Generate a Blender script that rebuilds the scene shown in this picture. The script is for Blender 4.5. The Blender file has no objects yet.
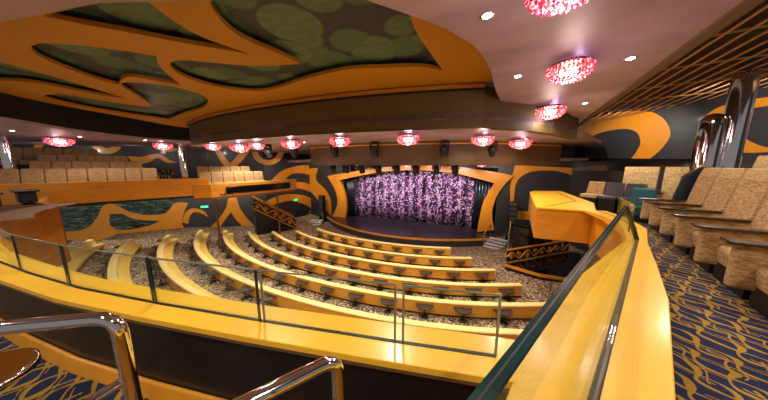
import bpy, bmesh, math, random
from mathutils import Vector, Matrix
random.seed(7)
SC = bpy.context.scene
COL = SC.collection
R_ = math.radians
D={
'dome_holes':[[(0.81,1.02),(1.29,1.11),(1.77,1.19),(2.25,1.32),(2.18,1.44),(2.05,1.69),(1.98,2.04),(2.12,2.58),(1.82,2.26),(1.49,1.88),(1.2,1.51),(0.97,1.25)],[(-0.62,1.17),(-0.35,1.17),(-0.19,1.21),(0.17,1.43),(0.48,1.72),(0.73,2.03),(0.35,2.2),(-0.03,2.49),(-0.46,2.87),(-0.62,2.61),(-0.85,2.23),(-1.65,2.34),(-1.58,2.01),(-1.28,1.6),(-0.97,1.31)],[(-1.94,0.98),(-1.87,1.09),(-2.06,1.44),(-2.38,2.01),(-2.94,2.84),(-3.14,2.48),(-3.07,1.9),(-3.12,1.5),(-3.73,1.16)],[(-1.53,2.33),(-0.96,2.58),(-0.76,3.0),(-0.86,3.5),(-1.53,3.97),(-2.48,4.26),(-3.75,4.42),(-5.45,4.74),(-5.46,3.98),(-5.42,3.08),(-5.1,2.38),(-4.56,1.94),(-3.77,2.04),(-3.77,2.56),(-3.76,3.19),(-3.37,3.49),(-2.41,2.9)],[(0.58,2.26),(0.94,2.27),(1.31,2.55),(1.82,2.9),(2.58,3.15),(2.52,2.69),(2.46,2.42),(2.46,2.13),(2.61,1.84),(2.88,1.63),(3.46,1.72),(4.06,1.99),(4.47,2.23),(4.61,2.4),(4.61,2.75),(4.6,3.21),(4.7,4.4),(4.36,4.07),(3.72,3.83),(3.12,3.65),(2.19,3.69),(1.17,3.86),(0.59,3.82),(0.15,3.4),(0.05,2.97),(0.2,2.54)]],
'wr_ring':[(-1.05,3.8),(0.32,3.9),(1.57,3.9),(2.61,3.86),(3.69,3.66),(4.35,3.3),(4.73,2.69),(4.62,2.24),(4.34,1.88),(4.09,1.66),(3.87,1.38),(3.12,1.37),(3.41,1.71),(3.64,2.08),(3.73,2.48),(3.42,2.92),(2.73,3.1),(1.71,3.07),(0.84,2.82),(0.0,2.35),(-0.37,1.79),(-0.17,1.09),(0.04,0.75),(-0.74,0.95),(-1.17,2.43)],
'wr_ring2_o':[(5.57,2.8),(5.64,3.1),(5.95,3.3),(6.32,3.32),(6.83,3.31),(7.36,3.1),(7.86,2.41),(7.55,1.92),(7.07,1.85),(6.75,1.84),(6.35,1.92),(5.9,2.22)],
'wr_ring2_i':[(6.39,2.52),(6.41,2.99),(6.73,3.08),(7.07,3.0),(7.46,2.48),(7.24,1.99),(7.01,1.98),(6.74,2.14),(6.52,2.33)],
'wr_win':[(0.23,1.89),(5.8,1.69),(5.86,1.34),(0.35,1.16)],
'ws_frame':[(2.91,0.54),(5.3,0.92),(11.13,1.57),(15.8,1.11),(17.13,0.82),(16.62,0.17),(16.22,-0.7),(16.1,-1.65),(16.29,-2.73),(15.26,-2.99),(15.38,-1.85),(15.56,-0.81),(16.09,0.34),(13.95,0.89),(11.14,1.14),(7.9,0.95),(4.17,0.22),(4.65,-0.8),(4.82,-1.93),(4.68,-3.19),(3.19,-3.15),(3.88,-2.0),(3.82,-0.93),(3.42,-0.15)],
'ws_a':[(-2.45,1.21),(-0.38,1.5),(1.74,1.41),(1.12,0.59),(-0.43,0.85),(-1.72,0.54)],
'ws_b':[(0.56,1.04),(1.73,1.23),(1.44,0.14),(2.42,-0.64),(3.03,-1.7),(2.97,-3.08),(2.11,-2.22),(1.12,-1.26),(0.34,-0.45)],
'ws_c':[(-5.36,-2.35),(-2.56,-1.45),(0.03,-1.41),(1.77,-2.06),(2.64,-3.02),(1.26,-2.86),(-0.27,-2.11),(-2.2,-1.94),(-4.8,-2.74)],
'ws_d':[(17.19,1.5),(20.19,1.33),(20.24,0.88),(19.32,1.15),(18.27,1.14),(17.62,0.83),(17.33,0.32),(17.3,-0.7),(17.47,-2.12),(17.3,-2.14),(17.03,-0.07)],
'ws_e':[(17.24,-1.36),(18.5,-1.44),(18.84,-1.79),(18.82,-2.11),(18.27,-1.91),(17.29,-1.94)],
'wl_x':[(1.82,-2.53),(2.5,-2.23),(3.51,-2.14),(4.06,-1.55),(4.39,-0.87),(4.85,-0.79),(5.46,-1.33),(6.23,-1.6),(7.08,-1.56),(7.59,-0.94),(8.25,-0.99),(7.97,-1.64),(7.79,-2.37),(8.05,-2.89),(8.01,-3.23),(4.82,-3.01)],
'wl_leaf':[(4.61,-1.37),(5.11,-1.42),(5.62,-1.79),(6.74,-2.04),(6.01,-2.34),(4.9,-2.39),(4.53,-1.97)],
'wl_a':[(8.94,-3.08),(9.75,-2.32),(10.29,-1.51),(10.53,-0.74),(10.95,-0.77),(11.12,-1.59),(11.55,-2.46),(12.14,-3.3),(11.49,-3.21),(10.92,-2.61),(10.56,-1.83),(10.09,-2.44),(9.56,-3.17)],
'wl_ringb':[(7.81,-2.24),(8.08,-1.59),(8.52,-1.36),(9.03,-1.61),(9.21,-2.05),(8.96,-1.81),(8.55,-1.63),(8.26,-1.88),(8.1,-2.41)],
'wl_rings':[[[(5.68,2.83),(5.6,2.57),(5.43,2.34),(5.2,2.18),(4.94,2.13),(4.71,2.17),(4.53,2.31),(4.42,2.52),(4.41,2.77),(4.49,3.03),(4.65,3.25),(4.87,3.4),(5.12,3.47),(5.36,3.44),(5.55,3.3),(5.67,3.09)],[(5.35,2.82),(5.31,2.68),(5.23,2.57),(5.11,2.49),(4.99,2.46),(4.87,2.49),(4.78,2.55),(4.72,2.66),(4.72,2.79),(4.76,2.92),(4.84,3.03),(4.95,3.1),(5.08,3.14),(5.19,3.12),(5.29,3.05),(5.35,2.94)]],[[(1.73,2.65),(1.67,2.46),(1.58,2.3),(1.45,2.19),(1.32,2.14),(1.19,2.18),(1.11,2.28),(1.06,2.44),(1.06,2.62),(1.12,2.81),(1.21,2.97),(1.34,3.08),(1.47,3.12),(1.59,3.09),(1.68,2.99),(1.73,2.84)],[(1.54,2.64),(1.52,2.57),(1.48,2.5),(1.42,2.46),(1.36,2.44),(1.31,2.45),(1.26,2.49),(1.24,2.55),(1.24,2.63),(1.27,2.7),(1.31,2.77),(1.36,2.81),(1.42,2.83),(1.48,2.82),(1.52,2.78),(1.54,2.72)]],[[(8.42,3.02),(8.34,2.75),(8.18,2.52),(7.95,2.37),(7.71,2.31),(7.48,2.36),(7.3,2.5),(7.19,2.71),(7.17,2.96),(7.25,3.21),(7.4,3.44),(7.62,3.59),(7.86,3.66),(8.09,3.62),(8.28,3.49),(8.39,3.28)],[(8.07,3.0),(8.04,2.88),(7.96,2.78),(7.86,2.71),(7.75,2.68),(7.64,2.7),(7.56,2.76),(7.51,2.86),(7.5,2.97),(7.53,3.09),(7.61,3.19),(7.7,3.26),(7.82,3.29),(7.92,3.28),(8.01,3.22),(8.06,3.12)]],[[(14.32,2.56),(14.21,2.15),(13.94,1.81),(13.57,1.58),(13.16,1.5),(12.76,1.58),(12.44,1.8),(12.25,2.12),(12.2,2.5),(12.3,2.88),(12.55,3.21),(12.89,3.44),(13.3,3.54),(13.7,3.48),(14.04,3.28),(14.26,2.95)],[(13.9,2.54),(13.83,2.29),(13.67,2.07),(13.44,1.92),(13.18,1.87),(12.93,1.92),(12.73,2.05),(12.61,2.26),(12.58,2.51),(12.64,2.75),(12.8,2.97),(13.02,3.12),(13.27,3.18),(13.52,3.14),(13.73,3.01),(13.87,2.8)]]],
'wl_swirl':[(5.79,2.03),(6.3,1.98),(6.76,2.11),(7.22,2.18),(7.65,1.81),(8.03,1.69),(7.54,1.62),(7.1,1.93),(6.71,1.68),(6.25,1.56),(5.92,1.68)],
'wl_arch':[(2.27,2.27),(2.63,2.9),(2.99,3.12),(3.68,3.06),(4.54,2.89),(4.51,2.67),(3.64,2.79),(3.02,2.81),(2.71,2.54),(2.52,2.18)],
'wl_v':[(9.89,2.76),(10.21,2.64),(10.8,1.57),(11.86,2.84),(12.35,2.85),(11.13,1.36),(10.54,1.29)],
'w2_a':[(0.39,0.21),(1.35,0.95),(2.56,1.33),(4.14,1.5),(5.4,1.41),(5.08,0.47),(3.39,0.8),(2.1,0.6),(1.32,-0.49)],
'w2_c':[(-0.24,-1.32),(0.73,-0.99),(2.18,-0.92),(3.94,-1.3),(5.31,-2.06),(5.24,-3.24),(3.89,-2.13),(2.13,-1.51),(0.77,-1.55),(-0.11,-1.72)],
'w2_d':[(1.73,-0.2),(3.0,0.04),(4.39,-0.24),(5.39,-0.89),(5.35,-1.48),(3.98,-0.76),(2.85,-0.47)],
'w2_door':[(2.71,-2.39),(4.35,-2.68),(4.2,-4.79),(2.55,-4.43)],
'row_p':[21.954,11.407,1.217,-2.6,-0.013,0.014,0.916,2.217],
'row_ends':[(-24,23),(-26,26),(-29,28),(-32,29),(-35,30),(-36.5,31),(-33.5,31),(-31.5,31),(-32,31)],
'tables':[(8,[(0,-21.06),(1,-15.19),(2,-9.31),(3,-3.44),(4,2.44),(5,8.31),(6,14.19),(7,20.06)]),(10,[(0,-23.4),(1,-18.2),(2,-13.0),(3,-7.8),(4,-2.6),(5,2.6),(6,7.8),(7,13.0),(8,18.2),(9,23.4)]),(12,[(0,-26.62),(1,-21.88),(2,-17.12),(3,-12.38),(4,-7.62),(5,-2.88),(6,1.88),(7,6.62),(8,11.38),(9,16.12),(10,20.88),(11,25.62)]),(14,[(0,-29.82),(1,-25.46),(2,-21.11),(3,-16.75),(4,-12.39),(5,-8.04),(6,-3.68),(7,0.68),(8,5.04),(9,9.39),(10,13.75),(11,18.11),(12,22.46),(13,26.82)]),(16,[(0,-32.97),(1,-28.91),(2,-24.84),(3,-20.78),(4,-16.72),(5,-12.66),(6,-8.59),(7,-4.53),(8,-0.47),(9,3.59),(10,7.66),(11,11.72),(12,15.78),(13,19.84),(14,23.91)]),(18,[(0,-34.62),(1,-30.88),(2,-27.12),(3,-23.38),(4,-19.62),(5,-15.88),(6,-12.12),(7,-8.38),(8,-4.62),(9,-0.88)]),(19,[(0,-31.8),(1,-28.41),(2,-25.01),(3,-21.62),(4,-18.22),(5,-14.83)]),(19,[(0,-29.86),(1,-26.57),(2,-23.28),(3,-19.99)]),(21,[(0,-30.5),(1,-27.5)])]}

# ------------------------------------------------------------------ helpers
def lin(r, g, b):
    f = lambda v: (v/255/12.92) if v/255 <= .04045 else ((v/255+.055)/1.055)**2.4
    return (f(r), f(g), f(b), 1)

class MB:
    """collects geometry for ONE mesh object"""
    def __init__(s): s.v=[]; s.f=[]; s.mi=[]; s.m=0; s.sm=[]; s.smooth=False
    def add(s, vs, fs):
        o=len(s.v); s.v+= [tuple(v) for v in vs]
        for f in fs: s.f.append([i+o for i in f]); s.mi.append(s.m); s.sm.append(s.smooth)
        return s
    def box(s, x0,x1,y0,y1,z0,z1, M=None):
        vs=[Vector((x,y,z)) for z in (z0,z1) for y in (y0,y1) for x in (x0,x1)]
        if M: vs=[M@v for v in vs]
        return s.add(vs, [(0,2,3,1),(4,5,7,6),(0,1,5,4),(2,6,7,3),(0,4,6,2),(1,3,7,5)])
    def prism(s, poly, z0, z1, M=None):
        """poly ccw (x,y) extruded in z"""
        if sum(a[0]*b[1]-b[0]*a[1] for a,b in zip(poly, poly[1:]+poly[:1]))<0: poly=poly[::-1]
        n=len(poly); vs=[Vector((x,y,z0)) for x,y in poly]+[Vector((x,y,z1)) for x,y in poly]
        if M: vs=[M@v for v in vs]
        return s.add(vs,[list(range(n))[::-1],list(range(n,2*n))]+[(i,(i+1)%n,(i+1)%n+n,i+n) for i in range(n)])
    def sweep(s, path, prof, closed=False):
        """prof = list of (offset to the left, height) per cross-section corner, path of 3D points, upright section"""
        n=len(path); k=len(prof); vs=[]
        pr = prof if isinstance(prof[0][0],(list,tuple)) else [prof]*n
        k=len(pr[0])
        for i,p in enumerate(path):
            a=Vector(path[max(i-1,0)]); b=Vector(path[min(i+1,n-1)])
            d=(b-a); d.z=0; d.normalize(); l=Vector((-d.y,d.x,0))
            if 0<i<n-1:
                d1=Vector(path[i])-Vector(path[i-1]); d1.z=0; d1.normalize(); c=max(.5,abs(d.dot(d1)))
            else: c=1
            for o,h in pr[i]: vs.append(Vector(p)+l*(o/c)+Vector((0,0,h)))
        fs=[(i*k+j,i*k+(j+1)%k,(i+1)*k+(j+1)%k,(i+1)*k+j) for i in range(n-1) for j in range(k)]
        fs+=[list(range(k))[::-1],[(n-1)*k+j for j in range(k)]]
        return s.add(vs,fs)
    def tube(s, pts, r, seg=12, caps=True):
        P=[Vector(p) for p in pts]; n=len(P); rr = r if isinstance(r,(list,tuple)) else [r]*n
        vs=[]; up=None
        for i in range(n):
            t=(P[min(i+1,n-1)]-P[max(i-1,0)]).normalized()
            if up is None:
                up=Vector((0,0,1)) if abs(t.z)<.9 else Vector((1,0,0))
            u=(up-t*up.dot(t)).normalized(); w=t.cross(u); up=u
            for j in range(seg):
                a=2*math.pi*j/seg; vs.append(P[i]+(u*math.cos(a)+w*math.sin(a))*rr[i])
        fs=[(i*seg+j,i*seg+(j+1)%seg,(i+1)*seg+(j+1)%seg,(i+1)*seg+j) for i in range(n-1) for j in range(seg)]
        sm=s.smooth; s.smooth=True; s.add(vs,fs); s.smooth=sm
        if caps: s.add(vs[:seg],[list(range(seg))[::-1]]); s.add(vs[-seg:],[list(range(seg))])
        return s
    def lathe(s, prof, c=(0,0,0), seg=20, sx=1, sy=1, smooth=True):
        n=len(prof); vs=[]
        for r,z in prof:
            for j in range(seg):
                a=2*math.pi*j/seg; vs.append((c[0]+r*math.cos(a)*sx,c[1]+r*math.sin(a)*sy,c[2]+z))
        fs=[(i*seg+j,i*seg+(j+1)%seg,(i+1)*seg+(j+1)%seg,(i+1)*seg+j) for i in range(n-1) for j in range(seg)]
        sm=s.smooth; s.smooth=smooth; s.add(vs,fs); s.smooth=sm
        s.add(vs[:seg],[list(range(seg))[::-1]]); s.add(vs[-seg:],[list(range(seg))])
        return s
    def loft(s, rings, closed_caps=True):
        k=len(rings[0]); n=len(rings); vs=[v for r in rings for v in r]
        fs=[(i*k+j,i*k+(j+1)%k,(i+1)*k+(j+1)%k,(i+1)*k+j) for i in range(n-1) for j in range(k)]
        if closed_caps: fs+=[list(range(k))[::-1],[(n-1)*k+j for j in range(k)]]
        return s.add(vs,fs)
    def mesh(s, name, mats):
        me=bpy.data.meshes.new(name); me.from_pydata(s.v,[],s.f)
        for m in (mats if isinstance(mats,(list,tuple)) else [mats]): me.materials.append(m)
        me.polygons.foreach_set('material_index', s.mi); me.polygons.foreach_set('use_smooth', s.sm)
        bm=bmesh.new(); bm.from_mesh(me); bmesh.ops.recalc_face_normals(bm, faces=bm.faces); bm.to_mesh(me); bm.free()
        return me
    def build(s, name, mats, parent=None, bevel=0, seg=2):
        o=bpy.data.objects.new(name, s.mesh(name,mats)); COL.objects.link(o); o.parent=parent
        if bevel:
            b=o.modifiers.new('Bevel','BEVEL'); b.width=bevel; b.segments=seg; b.limit_method='ANGLE'; b.angle_limit=R_(40)
        return o

def tag(o, label=None, cat=None, group=None, kind=None):
    if label: o['label']=label
    if cat: o['category']=cat
    if group: o['group']=group
    if kind: o['kind']=kind
    return o
def struct(o): o['kind']='structure'; return o
def empty(name, loc, rz=0):
    o=bpy.data.objects.new(name,None); COL.objects.link(o); o.location=loc; o.rotation_euler=(0,0,rz); o.empty_display_size=.1
    return o
def copy_tree(o, parent=None):
    c=o.copy(); COL.objects.link(c); c.parent=parent
    for ch in list(o.children): copy_tree(ch,c)
    return c
def basis(P, ex, ey, ez):
    return Matrix(((ex[0],ey[0],ez[0],P[0]),(ex[1],ey[1],ez[1],P[1]),(ex[2],ey[2],ez[2],P[2]),(0,0,0,1)))
def smooth_loop(pts, n=3):
    """Catmull-Rom through a closed outline, keeping sharp tips"""
    out=[]; N=len(pts)
    for i in range(N):
        p0,p1,p2,p3=[Vector(pts[(i+k-1)%N]) for k in range(4)]
        def sharp(a,b,c):
            u=(b-a); v=(c-b)
            return u.length<1e-6 or v.length<1e-6 or u.normalized().dot(v.normalized())<.2
        p4=Vector(pts[(i+3)%N])
        if sharp(p0,p1,p2): p0=p1
        if sharp(p1,p2,p3): p3=p2
        for j in range(n):
            t=j/n
            out.append(tuple(.5*((2*p1)+(p2-p0)*t+(2*p0-5*p1+4*p2-p3)*t*t+(3*p1-p0-3*p2+p3)*t**3)))
    return out
def plate(name, outer, holes, thick, M, mat, parent=None, smooth=3):
    """flat plate with holes cut through (2D filled curve turned to mesh), lying in the plane of M"""
    cu=bpy.data.curves.new(name,'CURVE'); cu.dimensions='2D'; cu.fill_mode='BOTH'; cu.extrude=thick/2
    for loop in [outer]+list(holes):
        pts=smooth_loop(loop,smooth) if smooth>1 else loop
        sp=cu.splines.new('POLY'); sp.points.add(len(pts)-1); sp.use_cyclic_u=True
        for q,(x,y) in zip(sp.points,pts): q.co=(x,y,0,1)
    t=bpy.data.objects.new('tmp',cu); COL.objects.link(t)
    dg=bpy.context.evaluated_depsgraph_get(); dg.update()
    me=bpy.data.meshes.new_from_object(t.evaluated_get(dg)); bpy.data.objects.remove(t); bpy.data.curves.remove(cu)
    me.transform(M); me.name=name; me.materials.clear(); me.materials.append(mat)
    o=bpy.data.objects.new(name,me); COL.objects.link(o); o.parent=parent
    return o
# ------------------------------------------------------------------ materials
class NT:
    def __init__(s,name):
        s.m=bpy.data.materials.new(name); s.m.use_nodes=True; s.t=s.m.node_tree; s.b=s.t.nodes['Principled BSDF']; s.out=s.t.nodes['Material Output']
    def n(s,typ,**kw):
        x=s.t.nodes.new(typ)
        for k,v in kw.items(): setattr(x,k,v)
        return x
    def l(s,a,b): s.t.links.new(a,b)
    def math(s,op,a,b=None,c=None):
        x=s.n('ShaderNodeMath',operation=op)
        for i,v in enumerate((a,b,c)):
            if v is None: continue
            if isinstance(v,(int,float)): x.inputs[i].default_value=v
            else: s.l(v,x.inputs[i])
        return x.outputs[0]
    def ramp(s,fac,stops,interp='LINEAR'):
        x=s.n('ShaderNodeValToRGB'); x.color_ramp.interpolation=interp; e=x.color_ramp.elements
        while len(e)<len(stops): e.new(.5)
        for q,(p,c) in zip(e,stops): q.position=p; q.color=c
        s.l(fac,x.inputs[0]); return x.outputs[0]
    def coord(s,scale=(1,1,1),kind='Object',rot=(0,0,0)):
        tc=s.n('ShaderNodeTexCoord'); mp=s.n('ShaderNodeMapping'); mp.inputs['Scale'].default_value=scale; mp.inputs['Rotation'].default_value=rot
        s.l(tc.outputs[kind],mp.inputs[0]); return mp.outputs[0]
    def noise(s,vec,scale,detail=3,rough=.5,dist=0):
        x=s.n('ShaderNodeTexNoise'); x.inputs['Scale'].default_value=scale; x.inputs['Detail'].default_value=detail
        x.inputs['Roughness'].default_value=rough; x.inputs['Distortion'].default_value=dist
        if vec is not None: s.l(vec,x.inputs['Vector'])
        return x.outputs['Fac']
    def bump(s,h,strength=.2,dist=.01):
        x=s.n('ShaderNodeBump'); x.inputs['Strength'].default_value=strength; x.inputs['Distance'].default_value=dist
        s.l(h,x.inputs['Height']); s.l(x.outputs[0],s.b.inputs['Normal'])
def simple(name,col,rough=.5,metal=0,var=.08,scale=6,coat=0,spec=.5):
    """principled with a gentle procedural tone variation"""
    t=NT(name); v=t.noise(t.coord(),scale,4)
    c0=tuple(x*(1-var) for x in col[:3])+(1,); c1=tuple(min(1,x*(1+var)) for x in col[:3])+(1,)
    t.l(t.ramp(v,[(.3,c0),(.7,c1)]),t.b.inputs['Base Color'])
    t.b.inputs['Roughness'].default_value=rough; t.b.inputs['Metallic'].default_value=metal
    t.b.inputs['Coat Weight'].default_value=coat; t.b.inputs['Specular IOR Level'].default_value=spec
    t.b.inputs['Coat Roughness'].default_value=.12
    return t.m
def wood(name,c0,c1,rough=.35,scale=(1,9,9),coat=.3):
    t=NT(name); v=t.noise(t.coord(scale),1.6,5,.6,.6)
    t.l(t.ramp(v,[(.3,c0),(.7,c1)]),t.b.inputs['Base Color'])
    t.b.inputs['Roughness'].default_value=rough; t.b.inputs['Coat Weight'].default_value=coat; t.b.inputs['Coat Roughness'].default_value=.15
    return t.m
def emit(name,col,strength):
    t=NT(name); t.b.inputs['Base Color'].default_value=col; t.b.inputs['Emission Color'].default_value=col; t.b.inputs['Emission Strength'].default_value=strength
    return t.m
def speckle(name,cols,scale,rough=.9,stretch=(1,1,1)):
    t=NT(name); vo=t.n('ShaderNodeTexVoronoi'); vo.inputs['Scale'].default_value=scale; t.l(t.coord(stretch),vo.inputs['Vector'])
    sep=t.n('ShaderNodeSeparateColor'); t.l(vo.outputs['Color'],sep.inputs[0])
    n=len(cols); t.l(t.ramp(sep.outputs[0],[(i/n,c) for i,c in enumerate(cols)],'CONSTANT'),t.b.inputs['Base Color'])
    t.b.inputs['Roughness'].default_value=rough; t.b.inputs['Specular IOR Level'].default_value=.15
    return t.m
def glass_mat(name,tint,refl=.0):
    t=NT(name); tr=t.n('ShaderNodeBsdfTransparent'); tr.inputs[0].default_value=tint
    gl=t.n('ShaderNodeBsdfGlossy'); gl.inputs['Roughness'].default_value=.02; gl.inputs[0].default_value=(.9,.95,.92,1)
    fr=t.n('ShaderNodeFresnel'); fr.inputs[0].default_value=1.35; mx=t.n('ShaderNodeMixShader')
    f=t.math('MULTIPLY',fr.outputs[0],.28); f=t.math('ADD',f,refl)
    t.l(f,mx.inputs[0]); t.l(tr.outputs[0],mx.inputs[1]); t.l(gl.outputs[0],mx.inputs[2]); t.l(mx.outputs[0],t.out.inputs[0])
    return t.m
M={}
M['ledge']=wood('yellow_veneer',lin(244,182,44),lin(252,196,58),.3,(1,1.2,1),.25)
M['orange']=wood('orange_veneer',lin(206,132,28),lin(224,152,40),.35,(1,1,5),.35)
M['row_wood']=wood('honey_wood',lin(208,146,42),lin(230,168,60),.4,(2,2,8),.2)
M['orange_shaded']=wood('orange_veneer_shaded',lin(150,90,26),lin(176,110,36),.3,(1,1,5),.35)  # orange veneer darkened in colour, standing in for the unlit corner
M['trim']=wood('amber_trim',lin(214,140,30),lin(236,160,44),.35,(2,2,2),.3)
M['cream']=simple('cream_leather',lin(244,218,140),.5,0,.05)
M['cream2']=simple('yellow_leather_seat',lin(236,196,92),.5,0,.06)
M['darkpanel']=simple('dark_bronze_panel',lin(17,16,20),.4,0,.12,2,.12)
M['dome']=simple('ochre_ceiling_paint',lin(182,124,3),.55,0,.05,.6)
M['fascia']=simple('brown_fascia',lin(92,74,30),.6,0,.1,.8)
M['black']=simple('black_paint',lin(17,16,18),.45)
M['blackgloss']=simple('black_gloss',lin(14,15,17),.1,0,.1,6,.6)
M['riser']=simple('black_matt_riser',lin(10,9,9),.9,0,.1,3,.05)
M['metalblack']=simple('black_metal',lin(28,28,31),.4,.5)
M['chrome']=simple('chrome',lin(226,224,228),.07,1,.03)
M['brass']=simple('bronze_strip',lin(120,88,58),.3,1,.05)
M['bronze']=simple('bronze_edge',lin(112,84,60),.45,.3,.06)
M['slate']=simple('slate_wall',lin(46,46,52),.5,0,.16,1.5,.15)
M['mural']=simple('ochre_mural_paint',lin(222,144,34),.4,0,.06,2,.3)
M['wallwarm']=simple('warm_grey_plaster',lin(120,104,86),.7,0,.08,2)
M['header']=simple('header_brown',lin(92,68,40),.5,0,.14,1.2)
M['navy']=simple('navy_leather',lin(22,34,48),.3,0,.1,6,.4)
M['teal']=simple('teal_leather',lin(16,84,92),.4,0,.1)
M['voidm']=simple('plum_black_void',lin(40,28,38),.9,0,.1,1,.05)
M['tealglass']=simple('teal_glass_edge',lin(26,62,62),.12,0,.35,5,.6)
M['slat']=simple('gold_slat_paint',lin(206,150,92),.5,0,.05)
M['greengl']=simple('green_glass_edge',lin(14,42,40),.12,0,.2,8,.6)
M['grey']=simple('grey_laminate',lin(66,66,72),.3,0,.15,4,.3)
M['whiteplastic']=simple('white_step_nosing',lin(220,220,224),.4)
M['stagefloor']=simple('stage_lacquer',lin(52,48,56),.4,0,.15,1.5,.25)
M['tabledark']=simple('dark_round_tabletop',lin(58,50,46),.3,0,.15,6,.4)
M['armwood']=wood('espresso_wood',lin(36,22,16),lin(58,36,26),.25,(1,6,1),.5)
M['glassedge']=simple('pale_glass_edge',lin(126,130,110),.15,0,.1,8,.5)
M['glass']=glass_mat('clear_glass',(.93,.97,.95,1))
M['exitgreen']=emit('green_sign_face',lin(60,230,150),1.6)
M['floorbrown']=speckle('brown_mottled_carpet',[lin(96,76,60),lin(178,150,120),lin(128,104,82),lin(214,188,154),lin(66,54,46)],24)
M['seatbrown']=speckle('brown_mottled_fabric',[lin(78,62,52),lin(150,124,100),lin(102,82,68),lin(176,150,122),lin(48,40,37)],24)
t=NT('tan_fabric'); v=t.noise(t.coord((1,1,2.2)),22,5,.7); w_=t.noise(t.coord((2,2,12)),5,3)
t.l(t.ramp(t.math('ADD',t.math('MULTIPLY',v,.6),t.math('MULTIPLY',w_,.4)),[(.36,lin(122,94,56)),(.5,lin(188,154,104)),(.64,lin(222,190,140))]),t.b.inputs['Base Color'])
t.b.inputs['Roughness'].default_value=.9; t.bump(v,.25,.01); M['tan']=t.m
t=NT('pink_ceiling_panel'); v=t.noise(t.coord((.35,1.1,1)),1.2,4,.55,.8)
t.l(t.ramp(v,[(.3,lin(146,122,142)),(.7,lin(182,160,178))]),t.b.inputs['Base Color'])
t.b.inputs['Roughness'].default_value=.5; t.b.inputs['Specular IOR Level'].default_value=.3; t.b.inputs['Coat Weight'].default_value=.04; t.b.inputs['Coat Roughness'].default_value=.3; M['pink']=t.m
# leaf panels of the dome
def leaf(name,scale,thr,green0,green1,back):
    t=NT(name); co=t.coord((1,1,0)); vo=t.n('ShaderNodeTexVoronoi'); vo.inputs['Scale'].default_value=scale; vo.inputs['Randomness'].default_value=.6; t.l(co,vo.inputs['Vector'])
    sep=t.n('ShaderNodeSeparateColor'); t.l(vo.outputs['Color'],sep.inputs[0])
    g=t.ramp(sep.outputs[0],[(.1,green0),(.9,green1)]); m=t.ramp(vo.outputs['Distance'],[(thr-.02,(0,0,0,1)),(thr+.02,(1,1,1,1))])
    sp=t.n('ShaderNodeSeparateColor'); t.l(m,sp.inputs[0])
    vein=t.noise(t.coord((3,9,0)),1.5,3)
    mix=t.n('ShaderNodeMix',data_type='RGBA'); t.l(sp.outputs[0],mix.inputs['Factor']); t.l(g,mix.inputs['A']); mix.inputs['B'].default_value=back
    m2=t.n('ShaderNodeMix',data_type='RGBA',blend_type='MULTIPLY'); m2.inputs['Factor'].default_value=.5; t.l(mix.outputs['Result'],m2.inputs['A'])
    t.l(t.ramp(vein,[(.3,(.55,.55,.55,1)),(.6,(1.3,1.3,1.3,1))]),m2.inputs['B'])
    t.l(m2.outputs['Result'],t.b.inputs['Base Color']); t.b.inputs['Roughness'].default_value=.5
    return t.m
M['leaf']=leaf('leaf_disc_panel',1.45,.58,lin(64,96,84),lin(88,114,94),lin(50,54,74))
# navy and gold ogee carpet
t=NT('navy_gold_carpet'); co=t.coord((1,1,1),'Object',(0,0,R_(-27))); nz=t.n('ShaderNodeTexNoise'); nz.inputs['Scale'].default_value=2.6; nz.inputs['Detail'].default_value=2; t.l(co,nz.inputs['Vector'])
sep=t.n('ShaderNodeSeparateXYZ'); t.l(co,sep.inputs[0]); ns=t.n('ShaderNodeSeparateColor'); t.l(nz.outputs['Color'],ns.inputs[0])
u=t.math('ADD',sep.outputs[0],t.math('MULTIPLY',t.math('SUBTRACT',ns.outputs[0],.5),.16)); vv=t.math('ADD',sep.outputs[1],t.math('MULTIPLY',t.math('SUBTRACT',ns.outputs[1],.5),.2))
vv=t.math('ADD',vv,t.math('MULTIPLY',u,.45))
uu=t.math('DIVIDE',u,.21); sw=t.math('MULTIPLY',t.math('SINE',t.math('MULTIPLY',vv,2*math.pi/.42)),.34)
def linef(sgn,off,width):
    q=t.math('ADD',t.math('ADD',uu,t.math('MULTIPLY',sw,sgn)),off); fr=t.math('FRACT',q)
    d=t.math('ABSOLUTE',t.math('SUBTRACT',fr,.5)); return t.math('LESS_THAN',d,width)
wv=t.math('ADD',t.math('MULTIPLY',t.math('SINE',t.math('MULTIPLY',vv,2*math.pi/.21)),.035),.075)
g1=linef(1,0,wv); g2=linef(-1,.0,wv); g3=linef(1,.27,.035); g4=linef(-1,-.24,.03)
g=t.math('MAXIMUM',t.math('MAXIMUM',g1,g2),t.math('MULTIPLY',t.math('MAXIMUM',g3,g4),t.math('GREATER_THAN',ns.outputs[2],.47)))
mix=t.n('ShaderNodeMix',data_type='RGBA'); t.l(g,mix.inputs['Factor']); mix.inputs['A'].default_value=lin(46,52,82); mix.inputs['B'].default_value=lin(172,136,54)
fl=t.noise(t.coord(),260,2); m2=t.n('ShaderNodeMix',data_type='RGBA',blend_type='MULTIPLY'); m2.inputs['Factor'].default_value=.6; t.l(mix.outputs['Result'],m2.inputs['A']); t.l(t.ramp(fl,[(.3,(.5,.5,.5,1)),(.7,(1.35,1.35,1.35,1))]),m2.inputs['B'])
t.l(m2.outputs['Result'],t.b.inputs['Base Color']); t.b.inputs['Roughness'].default_value=.95; t.b.inputs['Specular IOR Level'].default_value=.1; M['carpet']=t.m
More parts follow.
